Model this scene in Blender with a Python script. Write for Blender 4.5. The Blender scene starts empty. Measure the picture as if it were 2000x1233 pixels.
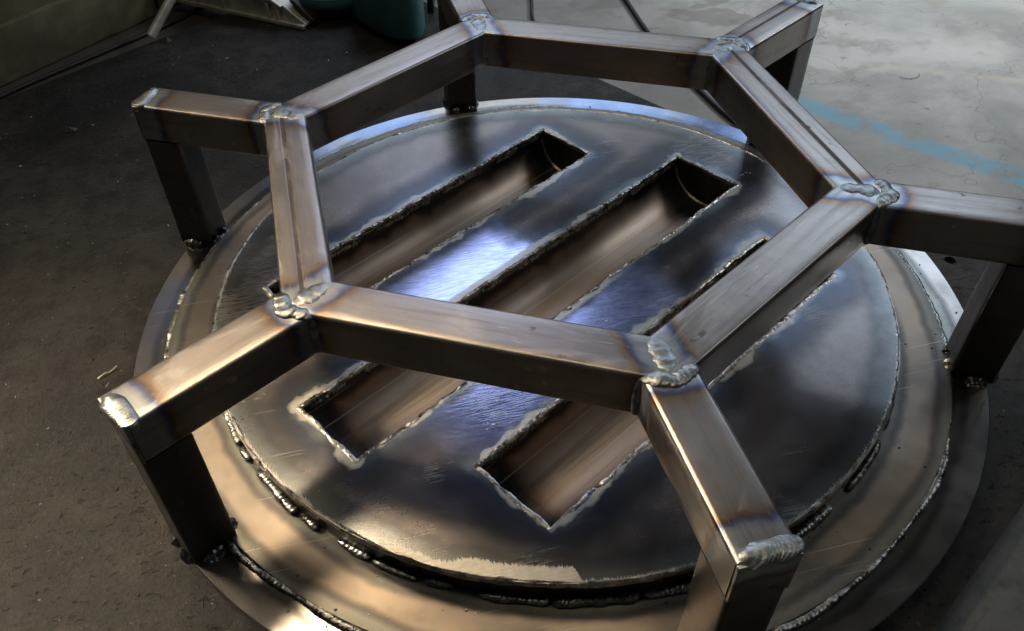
import bpy, bmesh, math, random
from mathutils import Vector, Matrix, noise
random.seed(7)
SC = bpy.context.scene
COL = SC.collection
R = math.radians

# ------------------------------------------------------------------ camera
cam = bpy.data.cameras.new("camera")
co = bpy.data.objects.new("camera", cam)
COL.objects.link(co)
cam.sensor_width = 36.0
cam.lens = 1649.22 / 2000 * 36
cam.shift_x = (1000 - 938.59) / 2000
cam.shift_y = (640.5 - 616.5) / 2000
cam.clip_start = 0.02
cam.clip_end = 100
right = Vector((0.9719012, -0.2325907, -0.0361895))
down = Vector((-0.1890753, -0.6798164, -0.7085903))
fwd = Vector((0.1402093, 0.6955223, -0.7046915))
m = Matrix((right, -down, -fwd)).transposed().to_4x4()
m.translation = Vector((-0.24088, -0.75952, 0.69400))
co.matrix_world = m
SC.camera = co

# ------------------------------------------------------------------ world, lamps, exposure
wd = bpy.data.worlds.new("World")
SC.world = wd
wd.use_nodes = True
wd.node_tree.nodes["Background"].inputs[0].default_value = (0.85, 0.92, 1.0, 1)
wd.node_tree.nodes["Background"].inputs[1].default_value = 0.024


def lamp(name, pos, aim, sx, sy, lum, col, spread=180):
    """a window, rooflight, hall lamp or added floor lamp as an area lamp; lum is its brightness as seen"""
    l = bpy.data.lights.new(name, 'AREA')
    l.shape = 'RECTANGLE'
    l.size, l.size_y = sx, sy
    l.energy = lum * 4 * sx * sy
    l.color = col
    l.spread = R(spread)
    o = bpy.data.objects.new(name, l)
    COL.objects.link(o)
    o.location = pos
    o.rotation_euler = (Vector(pos) - Vector(aim)).to_track_quat('Z', 'Y').to_euler()
    return o


lamp("rooflight_lamp", (0.42, 2.50, 2.2), (0.42, 2.50, 0), 0.80, 1.2, 3.9, (0.60, 0.71, 1.0))
lamp("high_window_lamp", (1.0, 4.15, 2.2), (0.8, 2.2, 0), 2.6, 0.60, 2.2, (0.80, 0.91, 1.0))
lamp("side_window_lamp", (2.4, 2.3, 2.2), (0, 0, 0), 1.4, 1.2, 2.6, (0.69, 0.83, 1.0))
lamp("added_floor_lamp", (3.05, 0.80, 2.1), (1.42, 1.0, -0.1), 1.0, 1.0, 3.3, (0.95, 0.98, 1.0), 48)  # added unseen lamp, cone narrowed to brighten the back right floor only
lamp("warm_lamp", (-0.60, 0.92, 2.2), (-0.42, -0.52, -0.04), 0.50, 0.32, 4.2, (1.0, 0.76, 0.48), 62)
lamp("warm_hall_lamp", (-0.95, 2.0, 2.2), (-0.5, 1.0, 0), 1.0, 1.9, 0.28, (1.0, 0.80, 0.58))
lamp("strip_lamp", (-0.35, -0.10, 2.6), (-0.35, -0.10, 0), 1.5, 0.05, 24.0, (1.0, 0.86, 0.62))
lamp("strip_lamp", (2.1, -0.3, 2.2), (0.2, -0.2, 0), 0.07, 1.3, 12.0, (0.9, 0.96, 1.0))
lamp("left_lamp", (-1.9, 1.0, 1.7), (-0.40, -0.52, -0.1), 0.5, 0.5, 3.6, (1.0, 0.83, 0.60), 34)

SC.view_settings.view_transform = 'Standard'
SC.view_settings.look = 'None'
SC.view_settings.exposure = 0.0
SC.view_settings.gamma = 1.0
SC.view_settings.use_curve_mapping = False


# ------------------------------------------------------------------ node helper
class Sk:
    """socket wrapper: arithmetic builds Math nodes"""
    def __init__(s, t, k):
        s.t, s.k = t, k

    def op(s, o, b=None, c=None, clamp=False):
        n = s.t.nodes.new('ShaderNodeMath')
        n.operation = o
        n.use_clamp = clamp
        s.t.links.new(s.k, n.inputs[0])
        for i, q in ((1, b), (2, c)):
            if q is None:
                continue
            if isinstance(q, Sk):
                s.t.links.new(q.k, n.inputs[i])
            else:
                n.inputs[i].default_value = q
        return Sk(s.t, n.outputs[0])

    def __add__(s, b): return s.op('ADD', b)
    def __sub__(s, b): return s.op('SUBTRACT', b)
    def __mul__(s, b): return s.op('MULTIPLY', b)
    def __truediv__(s, b): return s.op('DIVIDE', b)
    __radd__ = __add__
    __rmul__ = __mul__
    def abs(s): return s.op('ABSOLUTE')
    def max(s, b): return s.op('MAXIMUM', b)
    def min(s, b): return s.op('MINIMUM', b)
    def inv(s): return (s * -1.0) + 1.0
    def sq(s): return s * s
    def sqrt(s): return s.op('SQRT')

    def step(s, a, b):
        n = s.t.nodes.new('ShaderNodeMapRange')
        n.interpolation_type = 'SMOOTHSTEP'
        s.t.links.new(s.k, n.inputs[0])
        for i, q in ((1, a), (2, b)):
            if isinstance(q, Sk):
                s.t.links.new(q.k, n.inputs[i])
            else:
                n.inputs[i].default_value = q
        return Sk(s.t, n.outputs[0])

    def lin(s, a, b, c, d):
        n = s.t.nodes.new('ShaderNodeMapRange')
        s.t.links.new(s.k, n.inputs[0])
        for i, q in enumerate((a, b, c, d)):
            n.inputs[i + 1].default_value = q
        return Sk(s.t, n.outputs[0])

    def ramp(s, stops):
        n = s.t.nodes.new('ShaderNodeValToRGB')
        s.t.links.new(s.k, n.inputs[0])
        e = n.color_ramp.elements
        while len(e) < len(stops):
            e.new(0.5)
        for q, (p, c) in zip(e, stops):
            q.position = p
            q.color = (*c, 1) if len(c) == 3 else c
        return Sk(s.t, n.outputs[0])


class Mat:
    def __init__(s, name):
        s.m = bpy.data.materials.new(name)
        s.m.use_nodes = True
        s.t = s.m.node_tree
        s.b = s.t.nodes["Principled BSDF"]
        s.tc = s.t.nodes.new('ShaderNodeTexCoord')
        s.P = s.tc.outputs['Object']

    def node(s, kind):
        return s.t.nodes.new('ShaderNode' + kind)

    def link(s, a, b):
        s.t.links.new(a.k if isinstance(a, Sk) else a, b)

    def xyz(s, p=None):
        n = s.node('SeparateXYZ')
        s.link(p or s.P, n.inputs[0])
        return [Sk(s.t, o) for o in n.outputs]

    def vec(s, *c):
        n = s.node('CombineXYZ')
        for i, q in enumerate(c):
            if isinstance(q, Sk):
                s.link(q, n.inputs[i])
            else:
                n.inputs[i].default_value = q
        return n.outputs[0]

    def map(s, scale=(1, 1, 1), rot=0, loc=(0, 0, 0), p=None):
        n = s.node('Mapping')
        s.link(p or s.P, n.inputs[0])
        n.inputs['Scale'].default_value = scale
        n.inputs['Rotation'].default_value = (0, 0, rot)
        n.inputs['Location'].default_value = loc
        return n.outputs[0]

    def noise(s, scale, detail=4, rough=0.55, p=None, dist=0.0, color=False):
        n = s.node('TexNoise')
        s.link(p or s.P, n.inputs['Vector'])
        n.inputs['Scale'].default_value = scale
        n.inputs['Detail'].default_value = detail
        n.inputs['Roughness'].default_value = rough
        n.inputs['Distortion'].default_value = dist
        return Sk(s.t, n.outputs[1 if color else 0])

    def voro(s, scale, p=None, feature='F1', rnd=1.0):
        n = s.node('TexVoronoi')
        n.feature = feature
        s.link(p or s.P, n.inputs['Vector'])
        n.inputs['Scale'].default_value = scale
        n.inputs['Randomness'].default_value = rnd
        return Sk(s.t, n.outputs[0])

    def attr(s, name, kind='GEOMETRY'):
        n = s.node('Attribute')
        n.attribute_type = kind
        n.attribute_name = name
        return Sk(s.t, n.outputs['Fac'])

    def rand(s):
        n = s.node('ObjectInfo')
        return Sk(s.t, n.outputs['Random'])

    def mix(s, f, a, b, mode='MIX'):
        n = s.node('MixRGB')
        n.blend_type = mode
        for i, q in enumerate((f, a, b)):
            if isinstance(q, Sk):
                s.link(q, n.inputs[i])
            elif i == 0:
                n.inputs[0].default_value = q
            else:
                n.inputs[i].default_value = (*q, 1)
        return Sk(s.t, n.outputs[0])

    def bump(s, h, strength=0.3, dist=0.001):
        n = s.node('Bump')
        n.inputs['Strength'].default_value = strength
        n.inputs['Distance'].default_value = dist
        s.link(h, n.inputs['Height'])
        s.link(n.outputs[0], s.b.inputs['Normal'])
        return s

    def set(s, **k):
        for a, q in k.items():
            i = s.b.inputs[{'color': 'Base Color', 'metal': 'Metallic', 'rough': 'Roughness', 'spec': 'Specular IOR Level'}[a]]
            if isinstance(q, Sk):
                s.link(q, i)
            elif isinstance(q, tuple):
                i.default_value = (*q, 1)
            else:
                i.default_value = q
        return s


# ------------------------------------------------------------------ measurements (metres; z = 0 on the slotted plate)
BASE = -0.075          # top of the sheet the pit stands on
FLOOR = -0.100
H = 0.1765             # top of the tube frame
TW = 0.05              # tube width
DC = Vector((-0.0043, -0.0170, 0))   # disc centre
R1, R2, R3 = 0.508, 0.4685, 0.405
Z1, Z2 = -0.0385, -0.0335
A30 = R(30)
U = Vector((math.cos(A30), math.sin(A30), 0))
V = Vector((-math.sin(A30), math.cos(A30), 0))
SLOTS = [(-0.266, 0.234, 0.1345, 0.2305), (-0.3472, 0.3155, -0.0635, 0.0385), (-0.2645, 0.2413, -0.2545, -0.1520)]
HEXV = [(-0.0023, 0.3243), (0.2811, 0.1612), (0.2815, -0.1603), (-0.0002, -0.3236), (-0.2807, -0.1650), (-0.2789, 0.1645)]
ROUT = [0.519, 0.522, 0.519, 0.5165, 0.5205, 0.519]

# ------------------------------------------------------------------ materials
STEEL = (0.295, 0.270, 0.254)


def heat_stops(base):
    return [(0.0, (0.30, 0.32, 0.33)), (0.14, (0.33, 0.345, 0.355)), (0.25, (0.24, 0.25, 0.29)), (0.33, (0.09, 0.115, 0.21)),
            (0.40, (0.11, 0.085, 0.085)), (0.50, (0.22, 0.155, 0.11)), (0.66, tuple(0.86 * c for c in base)), (1.0, base)]


def tube_material(name, dark=1.0):
    M = Mat(name)
    x, y, z = M.xyz()
    r = M.rand()
    off = M.vec(r * 13.0, r * 7.0, r * 5.0)
    add = M.node('VectorMath')
    add.operation = 'ADD'
    M.link(M.P, add.inputs[0])
    M.link(off, add.inputs[1])
    p = add.outputs[0]
    streak = M.noise(1.0, 5, 0.62, M.map((7, 130, 130), p=p))
    streak2 = M.noise(1.0, 3, 0.6, M.map((22, 420, 420), p=p))
    cloud = M.noise(14, 4, 0.6, p)
    fine = M.noise(220, 2, 0.6, p)
    d = M.attr('tint_dist') + (M.noise(38, 3, 0.55, p) - 0.5) * 0.020
    hc = (d * (1 / 0.046)).ramp(heat_stops(STEEL))
    c = M.mix(streak.step(0.48, 0.74) * 0.50, hc, (0.135, 0.115, 0.103))
    c = M.mix(cloud.step(0.52, 0.75) * 0.45, c, (0.42, 0.385, 0.36))
    # dark smut patches and pits
    spot = M.noise(30, 3, 0.5, M.map((1, 2.2, 2.2), p=p)).step(0.66, 0.74) * M.noise(160, 2, 0.5, p).step(0.40, 0.6)
    c = M.mix(spot * 0.75, c, (0.07, 0.058, 0.05))
    # long seam of the rolled tube on some bars
    sm = M.attr('seam', 'OBJECT')
    yy = (y - 0.004 + (streak - 0.5) * 0.0012).abs()
    seam = yy.step(0.0032, 0.0014) * z.step(-0.004, -0.002) * sm
    halo = yy.step(0.009, 0.003) * z.step(-0.004, -0.002) * sm
    c = M.mix(halo * 0.35, c, (0.16, 0.12, 0.10))
    c = M.mix(seam * 0.85, c, (0.055, 0.045, 0.042))
    # scratches
    sc = M.noise(1.0, 1, 0.5, M.map((60, 900, 60), rot=0.5, p=p)).step(0.70, 0.74) * M.noise(9, 1, 0.5, p).step(0.5, 0.62)
    c = M.mix(sc * 0.5, c, (0.62, 0.59, 0.56))
    for k, rt in enumerate((1.1, -0.35)):
        q = M.noise(1.0, 0, 0.5, M.map((14, 620, 30), rot=rt, loc=(k * 4.1, k * 2.2, 0), p=p)).step(0.77, 0.80) * M.noise(11, 1, 0.5, M.map((1, 1, 1), loc=(k * 3.0, 7.7, 0), p=p)).step(0.5, 0.62)
        c = M.mix(q * 0.45, c, (0.10, 0.09, 0.085) if k else (0.55, 0.53, 0.5))
    smear = M.noise(16, 4, 0.65, M.map((0.6, 1.6, 1), p=p), dist=1.2).step(0.54, 0.66)
    c = M.mix(smear * 0.30, c, (0.44, 0.43, 0.425))
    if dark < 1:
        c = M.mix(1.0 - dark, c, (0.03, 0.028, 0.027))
    M.set(color=c, metal=0.92, rough=(streak * 0.16 + cloud * 0.16 + smear * 0.07 + 0.17 + seam * 0.25 + spot * 0.2))
    hgt = (cloud * 1.2 + streak * 0.30 + streak2 * 0.10 + fine * 0.05) - seam * 0.9
    M.bump(hgt, 0.35, 0.0012)
    return M.m


def rect_sdf(M, u, v, s):
    uc, hu, vc, hv = (s[0] + s[1]) / 2, (s[1] - s[0]) / 2, (s[2] + s[3]) / 2, (s[3] - s[2]) / 2
    du = (u - uc).abs() - hu
    dv = (v - vc).abs() - hv
    return (du.max(0.0).sq() + dv.max(0.0).sq()).sqrt() + du.max(dv).min(0.0)


def plate_material():
    M = Mat("slotted_plate_steel")
    x, y, z = M.xyz()
    u = x * math.cos(A30) + y * math.sin(A30)
    v = y * math.cos(A30) - x * math.sin(A30)
    d = None
    for s in SLOTS:
        q = rect_sdf(M, u, v, s)
        d = q if d is None else d.min(q)
    rad = ((x - DC.x).sq() + (y - DC.y).sq()).sqrt()
    e = (rad * -1.0) + R3
    n_lo = M.noise(9, 3, 0.5)
    n_mid = M.noise(38, 4, 0.55)
    n_hi = M.noise(170, 3, 0.6)
    cloud = M.noise(5.5, 5, 0.6, dist=0.6)
    warp = (n_mid - 0.5) * 0.016 + (n_lo - 0.5) * 0.045
    dh = d + warp
    base = M.mix(cloud.step(0.32, 0.70), (0.145, 0.135, 0.136), (0.215, 0.197, 0.192))
    blu = M.noise(4.2, 3, 0.5, M.map((1, 1, 1), loc=(3.1, 1.7, 0))).step(0.46, 0.62)
    base = M.mix(blu * 0.4, base, (0.162, 0.162, 0.176))
    hs = (dh * (1 / 0.065))
    heat = hs.ramp([(0.0, (0.19, 0.21, 0.225)), (0.09, (0.125, 0.145, 0.17)), (0.19, (0.068, 0.078, 0.100)), (0.50, (0.072, 0.073, 0.084)),
                    (0.74, (0.095, 0.090, 0.098)), (1.0, (0.2, 0.18, 0.18))])
    c = M.mix(hs.step(0.45, 1.0), heat, base)
    # narrower tint along the rim weld
    eh = e + (n_mid - 0.5) * 0.02
    rimt = (eh * (1 / 0.05)).ramp([(0.0, (0.19, 0.205, 0.205)), (0.22, (0.125, 0.14, 0.148)), (0.5, (0.075, 0.078, 0.085)), (1.0, (0.15, 0.14, 0.14))])
    c = M.mix(eh.step(0.045, 0.022) * 0.8, c, rimt)
    # ground (linished) metal by the slot welds, rim, and some grinder patches
    wslot = (M.noise(13, 3, 0.6, M.map((1, 1, 1), loc=(5, 2, 0))) - 0.47).max(0.0) * 0.055 + 0.0010
    g = (d + (n_hi - 0.5) * 0.004).step(wslot * 1.35 + 0.0016, wslot * 0.75)
    wrim = (M.noise(6, 2, 0.5, M.map((1, 1, 1), loc=(1.3, 8, 0))) - 0.60).max(0.0) * 0.12 + 0.0012 + x.step(-0.215, -0.18) * x.step(-0.088, -0.094) * y.step(-0.2, -0.3) * 0.014
    tooth = M.noise(1.0, 2, 0.5, M.map((700, 60, 1)))
    g2 = (e + (tooth - 0.5) * 0.010).step(wrim + 0.003, wrim)
    patch = M.noise(5.2, 2, 0.45, M.map((1, 1, 1), loc=(7.7, 3.3, 0))).step(0.60, 0.66)
    brush = M.noise(1.0, 3, 0.6, M.map((40, 620, 1), rot=R(62)))
    g3 = patch * brush.step(0.42, 0.60) * 0.25
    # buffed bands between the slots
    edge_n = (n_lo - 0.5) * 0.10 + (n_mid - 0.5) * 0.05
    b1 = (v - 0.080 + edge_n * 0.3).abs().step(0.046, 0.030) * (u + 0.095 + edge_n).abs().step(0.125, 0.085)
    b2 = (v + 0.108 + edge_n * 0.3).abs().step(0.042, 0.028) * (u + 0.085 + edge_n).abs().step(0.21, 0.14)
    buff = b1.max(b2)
    dv = ((x + 0.196).sq() + (y + 0.262).sq()).sqrt() + (n_mid - 0.5) * 0.012
    g4 = dv.step(0.016, 0.002) * brush.step(0.45, 0.62) * 0.5
    # linished strips along the slot sides beside the buffed bands
    us = (u + 0.07 + (n_lo - 0.5) * 0.12).abs()
    g5 = (v - 0.0385 - (brush - 0.5) * 0.008).step(0.012, 0.008) * (v - 0.037).step(0.0, 0.0005) * us.step(0.15, 0.12)
    g6 = ((v + 0.064) * -1.0 - (brush - 0.5) * 0.008).step(0.009, 0.005) * ((v + 0.063) * -1.0).step(0.0, 0.0005) * us.step(0.16, 0.10)
    gr = g.max(g2).max(g3).max(g4).max(g5 * 0.95).max(g6 * 0.9)
    gcol = M.mix(n_hi * 0.45 + brush * 0.65 - 0.05, (0.16, 0.155, 0.15), (0.56, 0.54, 0.49))
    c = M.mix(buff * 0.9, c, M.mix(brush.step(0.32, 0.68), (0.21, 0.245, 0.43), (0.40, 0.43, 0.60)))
    c = M.mix(gr, c, gcol)
    # pale splashes and scratches
    spl = M.noise(26, 5, 0.7).step(0.63, 0.70) * M.noise(240, 2, 0.5).step(0.5, 0.62) * M.noise(4, 1, 0.5, M.map((1, 1, 1), loc=(2, 9, 0))).step(0.52, 0.6)
    c = M.mix(spl * 0.6, c, (0.5, 0.49, 0.47))
    sc = None
    for k, (rot, sx) in enumerate(((0.2, 900), (1.9, 1000), (2.7, 800))):
        q = M.noise(1.0, 0, 0.5, M.map((9, sx, 1), rot=rot, loc=(k * 3.7, k * 1.3, 0))).step(0.81, 0.84)
        q = q * M.noise(7, 1, 0.5, M.map((1, 1, 1), loc=(k * 5.1, 4.4, 0))).step(0.48, 0.6)
        sc = q if sc is None else sc.max(q)
    c = M.mix(sc * 0.4, c, (0.55, 0.53, 0.5))
    rough = cloud * 0.12 + n_mid * 0.08 + 0.115 - buff * 0.075 + gr * 0.14 + n_hi * 0.04 + brush * 0.05 + spl * 0.25
    M.set(color=c, metal=0.95, rough=rough)
    M.bump(n_lo * 1.8 + n_mid * 0.20 + n_hi * 0.018 + brush * gr * 0.26 + brush * buff * 0.09 + brush * 0.012 - sc * 0.1, 0.30, 0.0011)
    return M.m


def ring_material(name, r_in, r_out, base, dark, rbase, metal, blue=False):
    """annular plate: weld tint by the inner bead and at the outer one"""
    M = Mat(name)
    x, y, z = M.xyz()
    rad = ((x - DC.x).sq() + (y - DC.y).sq()).sqrt()
    n_lo = M.noise(7, 3, 0.5)
    n_mid = M.noise(30, 4, 0.55)
    n_hi = M.noise(180, 3, 0.6)
    cloud = M.noise(4.5, 4, 0.6, M.map((1, 1, 1), loc=(4, 4, 4)))
    d = (rad - r_in).min((rad * -1.0) + r_out) + (n_mid - 0.5) * 0.010 + (n_lo - 0.5) * 0.018
    b = M.mix(cloud.step(0.36, 0.62), dark, base)
    b = M.mix(n_mid.step(0.55, 0.75) * 0.4, b, tuple(0.55 * q for q in base))
    t = (d * (1 / 0.03)).ramp([(0.0, (0.12, 0.128, 0.12)), (0.22, (0.165, 0.17, 0.155)), (0.42, (0.075, 0.078, 0.080)), (0.60, (0.06, 0.056, 0.054)), (1.0, base)])
    c = M.mix(d.step(0.024, 0.013) * 0.85, b, t)
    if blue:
        back_glint = M.noise(5.0, 3, 0.5, M.map((1, 1, 1), loc=(1.0, 6.0, 2.0))).step(0.44, 0.60) * d.step(0.003, 0.014) * y.step(-0.05, 0.22)  # blue window glint on the back of the disc, painted into the colour
        c = M.mix(back_glint * 0.75, c, (0.20, 0.30, 0.56))
    sc = None
    for k, rot in enumerate((0.5, 2.1)):
        q = M.noise(1.0, 0, 0.5, M.map((8, 900, 1), rot=rot, loc=(k * 3.7, k * 1.3, 0))).step(0.775, 0.80)
        q = q * M.noise(6, 1, 0.5, M.map((1, 1, 1), loc=(k * 5.1, 1.4, 0))).step(0.46, 0.6)
        sc = q if sc is None else sc.max(q)
    c = M.mix(sc * 0.6, c, (0.6, 0.58, 0.54))
    brush = M.noise(1.0, 3, 0.6, M.map((520, 40, 1), rot=0.4))
    M.set(color=c, metal=metal, rough=cloud * 0.16 + n_mid * 0.14 + rbase, spec=0.3)
    M.bump(n_lo * 2.5 + n_mid * 0.3 + n_hi * 0.05 + brush * 0.05, 0.30, 0.0010)
    return M.m


def trough_material():
    M = Mat("trough_steel")
    x, y, z = M.xyz()          # x along the trough, z = 0 at the plate
    r = M.rand()
    n = M.noise(1.0, 3, 0.5, M.map((24, 24, 24)))
    sc = M.noise(1.0, 1, 0.4, M.map((34, 8, 8)))
    streak = M.noise(1.0, 4, 0.6, M.map((4, 120, 120)))
    top = (z * -1.0) + (n - 0.5) * 0.010 + (sc - 0.5) * 0.022
    end = M.attr('tint_dist') + (n - 0.5) * 0.014
    d = top.min(end * 0.62)
    c = (d * (1 / 0.05)).ramp([(0.0, (0.10, 0.10, 0.095)), (0.28, (0.055, 0.058, 0.06)), (0.40, (0.03, 0.031, 0.037)), (0.50, (0.065, 0.045, 0.036)),
                               (0.66, (0.22, 0.170, 0.138)), (1.0, (0.33, 0.275, 0.23))])
    c = M.mix(streak.step(0.52, 0.74) * 0.5, c, (0.11, 0.085, 0.07))
    line = M.noise(1.0, 0, 0.5, M.map((1.6, 260, 90))).step(0.74, 0.78)
    c = M.mix(line * 0.5, c, (0.5, 0.46, 0.42))
    M.set(color=c, metal=0.9, rough=streak * 0.14 + n * 0.14 + 0.34, spec=0.3)
    M.bump(streak * 0.5 + n, 0.25, 0.001)
    return M.m


def weld_material(name, a, b, rough, bump):
    M = Mat(name)
    n = M.noise(90, 4, 0.6)
    n2 = M.noise(420, 3, 0.6)
    c = M.mix(n.step(0.35, 0.68), a, b)
    c = M.mix(M.noise(60, 2, 0.5, M.map((1, 1, 1), loc=(3, 3, 3))).step(0.6, 0.72) * 0.6, c, (0.05, 0.045, 0.042))
    M.set(color=c, metal=0.95, rough=n * 0.22 + rough)
    M.bump(n * 1.2 + n2 * 0.35, bump, 0.0012)
    return M.m


def simple(name, col, rough, metal=0.0, var=0.25, scale=20, bump=0.15):
    M = Mat(name)
    n = M.noise(scale, 5, 0.6)
    n2 = M.noise(scale * 9, 3, 0.6)
    c = M.mix(n.step(0.35, 0.68), tuple(q * (1 - var) for q in col), tuple(q * (1 + var) for q in col))
    M.set(color=c, metal=metal, rough=n * 0.15 + rough)
    M.bump(n + n2 * 0.3, bump, 0.001)
    return M.m


def sheet_material():
    M = Mat("dirty_steel_sheet")
    n1 = M.noise(3.0, 7, 0.66, dist=0.5)
    n2 = M.noise(24, 6, 0.7)
    n3 = M.noise(150, 4, 0.65)
    n4 = M.noise(420, 3, 0.6)
    c = M.mix(n1.step(0.36, 0.64), (0.006, 0.006, 0.0058), (0.034, 0.031, 0.0265))
    c = M.mix(n2.step(0.46, 0.60) * 0.75, c, (0.0075, 0.007, 0.0065))
    c = M.mix(M.noise(5.5, 6, 0.7, M.map((1, 1, 1), loc=(9, 3, 0))).step(0.52, 0.66) * 0.6, c, (0.052, 0.047, 0.039))
    c = M.mix(M.noise(9, 4, 0.6, M.map((1, 1, 1), loc=(6, 1, 0))).step(0.53, 0.68) * 0.5, c, (0.032, 0.023, 0.019))
    c = M.mix(n3.step(0.5, 0.72) * 0.55, c, (0.048, 0.044, 0.037))
    c = M.mix(n4.step(0.54, 0.70) * 0.5, c, (0.007, 0.0065, 0.006))
    flakes = M.noise(60, 3, 0.6, M.map((1, 2.0, 1), rot=0.6)).step(0.62, 0.66)
    c = M.mix(flakes * 0.7, c, (0.008, 0.007, 0.006))
    spk = M.voro(150).step(0.16, 0.09) * M.noise(6, 2, 0.5, M.map((1, 1, 1), loc=(2, 5, 0))).step(0.46, 0.60) * M.noise(70, 1, 0.5).step(0.55, 0.62)
    c = M.mix(spk * 0.8, c, (0.26, 0.23, 0.18))
    sc = M.noise(1.0, 0, 0.5, M.map((9, 500, 1), rot=0.9)).step(0.80, 0.83) * M.noise(5, 1, 0.5).step(0.5, 0.6)
    c = M.mix(sc * 0.45, c, (0.15, 0.14, 0.12))
    M.set(color=c, metal=0.10, rough=n1 * 0.25 + n2 * 0.2 + 0.36, spec=0.28)
    M.bump(n1 * 1.5 + n2 * 0.8 + n3 * 0.6 + n4 * 0.3 - flakes * 0.5, 0.95, 0.0018)
    return M.m


def concrete_material():
    M = Mat("workshop_concrete")
    x, y, z = M.xyz()
    n1 = M.noise(2.6, 6, 0.62, dist=0.5)
    n2 = M.noise(14, 5, 0.65)
    n3 = M.noise(120, 4, 0.65)
    c = M.mix(n1.step(0.32, 0.68), (0.20, 0.205, 0.19), (0.41, 0.41, 0.385))
    c = M.mix(n2.step(0.48, 0.68) * 0.55, c, (0.19, 0.185, 0.165))
    c = M.mix(M.noise(7, 5, 0.65, M.map((1, 1.6, 1), loc=(4, 2, 0))).step(0.55, 0.68) * 0.5, c, (0.22, 0.205, 0.165))
    crk = (M.noise(2.2, 5, 0.6, M.map((1, 1, 1), loc=(8, 8, 0))) - 0.5).abs().step(0.0035, 0.0012)
    c = M.mix(crk * 0.35, c, (0.08, 0.075, 0.065))
    c = M.mix(n3.step(0.55, 0.8) * 0.4, c, (0.16, 0.16, 0.15))
    c = M.mix(M.noise(45, 3, 0.6, M.map((1, 1, 1), loc=(1, 7, 0))).step(0.68, 0.74) * 0.6, c, (0.10, 0.10, 0.09))
    # brown damp stains near the back
    st = M.noise(5.0, 3, 0.5, M.map((1.0, 1.5, 1), loc=(2.2, 0.4, 0))).step(0.53, 0.57) * y.step(0.35, 0.65) * x.step(0.98, 0.7)
    c = M.mix(st * 0.55, c, (0.115, 0.098, 0.078))
    c = M.mix(x.step(0.75, 0.35) * y.step(0.0, 0.3) * 0.6, c, (0.105, 0.095, 0.08))
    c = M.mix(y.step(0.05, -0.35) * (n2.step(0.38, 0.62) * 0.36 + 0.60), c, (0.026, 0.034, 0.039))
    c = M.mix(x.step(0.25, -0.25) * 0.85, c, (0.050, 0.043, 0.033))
    # sandy streak
    l2 = (y - 0.515 + (x - 0.78) * 0.62 + (n1 - 0.5) * 0.05).abs().step(0.022, 0.004) * n2.step(0.42, 0.58)
    c = M.mix(l2 * 0.5, c, (0.47, 0.42, 0.33))
    # worn blue painted line
    dl = (y - (0.392 + (x - 0.616) * -1.41) + (n2 - 0.5) * 0.02) * 0.578
    edge = dl.abs() + (n3 - 0.5) * 0.010
    blue = edge.step(0.034, 0.012) * x.step(0.52, 0.62) * n2.step(0.68, 0.50) * (M.noise(9, 3, 0.6, M.map((1, 1, 1), loc=(0, 0.35, 0))).step(0.66, 0.50))
    c = M.mix(blue * 0.68, c, (0.085, 0.30, 0.43))
    M.set(color=c, metal=0.0, rough=n1 * 0.2 + n2 * 0.15 + 0.34, spec=0.5)
    M.bump(n1 * 1.2 + n2 * 0.6 + n3 * 0.35, 0.4, 0.0013)
    return M.m


MAT = {
    'tube': tube_material("mill_scale_tube"),
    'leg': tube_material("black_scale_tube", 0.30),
    'plate': plate_material(),
    'mid': ring_material("middle_disc_steel", R3, R2, (0.33, 0.275, 0.222), (0.13, 0.118, 0.110), 0.22, 0.65),
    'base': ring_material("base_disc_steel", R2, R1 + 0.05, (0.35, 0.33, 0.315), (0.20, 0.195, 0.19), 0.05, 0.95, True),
    'wall': simple("drum_band_steel", (0.10, 0.085, 0.072), 0.30, 0.85, 0.4, 30),
    'trough': trough_material(),
    'cap': simple("trough_end_steel", (0.085, 0.085, 0.075), 0.34, 0.75, 0.35, 40),
    'weld': weld_material("raw_weld_bead", (0.14, 0.14, 0.135), (0.36, 0.36, 0.35), 0.18, 0.5),
    'ground_weld': weld_material("ground_weld_bead", (0.20, 0.195, 0.185), (0.50, 0.48, 0.44), 0.18, 0.5),
    'joint': weld_material("smoothed_joint_weld", (0.20, 0.215, 0.22), (0.36, 0.385, 0.39), 0.24, 0.55),
    'arcweld': weld_material("rusty_arc_weld", (0.30, 0.27, 0.20), (0.50, 0.46, 0.36), 0.4, 0.5),
    'sheet': sheet_material(),
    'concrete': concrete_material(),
    'wallmat': simple("grimy_plaster", (0.22, 0.20, 0.12), 0.7, 0.0, 0.4, 6, 0.4),
    'kerb': simple("grimy_kerb", (0.17, 0.145, 0.095), 0.7, 0.0, 0.35, 8, 0.4),
    'alu': simple("cast_aluminium", (0.60, 0.58, 0.53), 0.38, 0.45, 0.2, 25, 0.2),
    'pipe': simple("zinc_pipe", (0.66, 0.65, 0.60), 0.28, 0.6, 0.2, 25, 0.1),
    'teal': simple("teal_enamel", (0.045, 0.135, 0.145), 0.28, 0.0, 0.2, 12, 0.05),
    'black': simple("black_rubber", (0.012, 0.012, 0.012), 0.45, 0.0, 0.3, 30, 0.1),
    'swarf': simple("bright_swarf", (0.45, 0.40, 0.32), 0.35, 0.9, 0.4, 300, 0.2),
    'chip': simple("dark_scale_chip", (0.03, 0.026, 0.022), 0.5, 0.2, 0.4, 300, 0.2),
}


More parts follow.
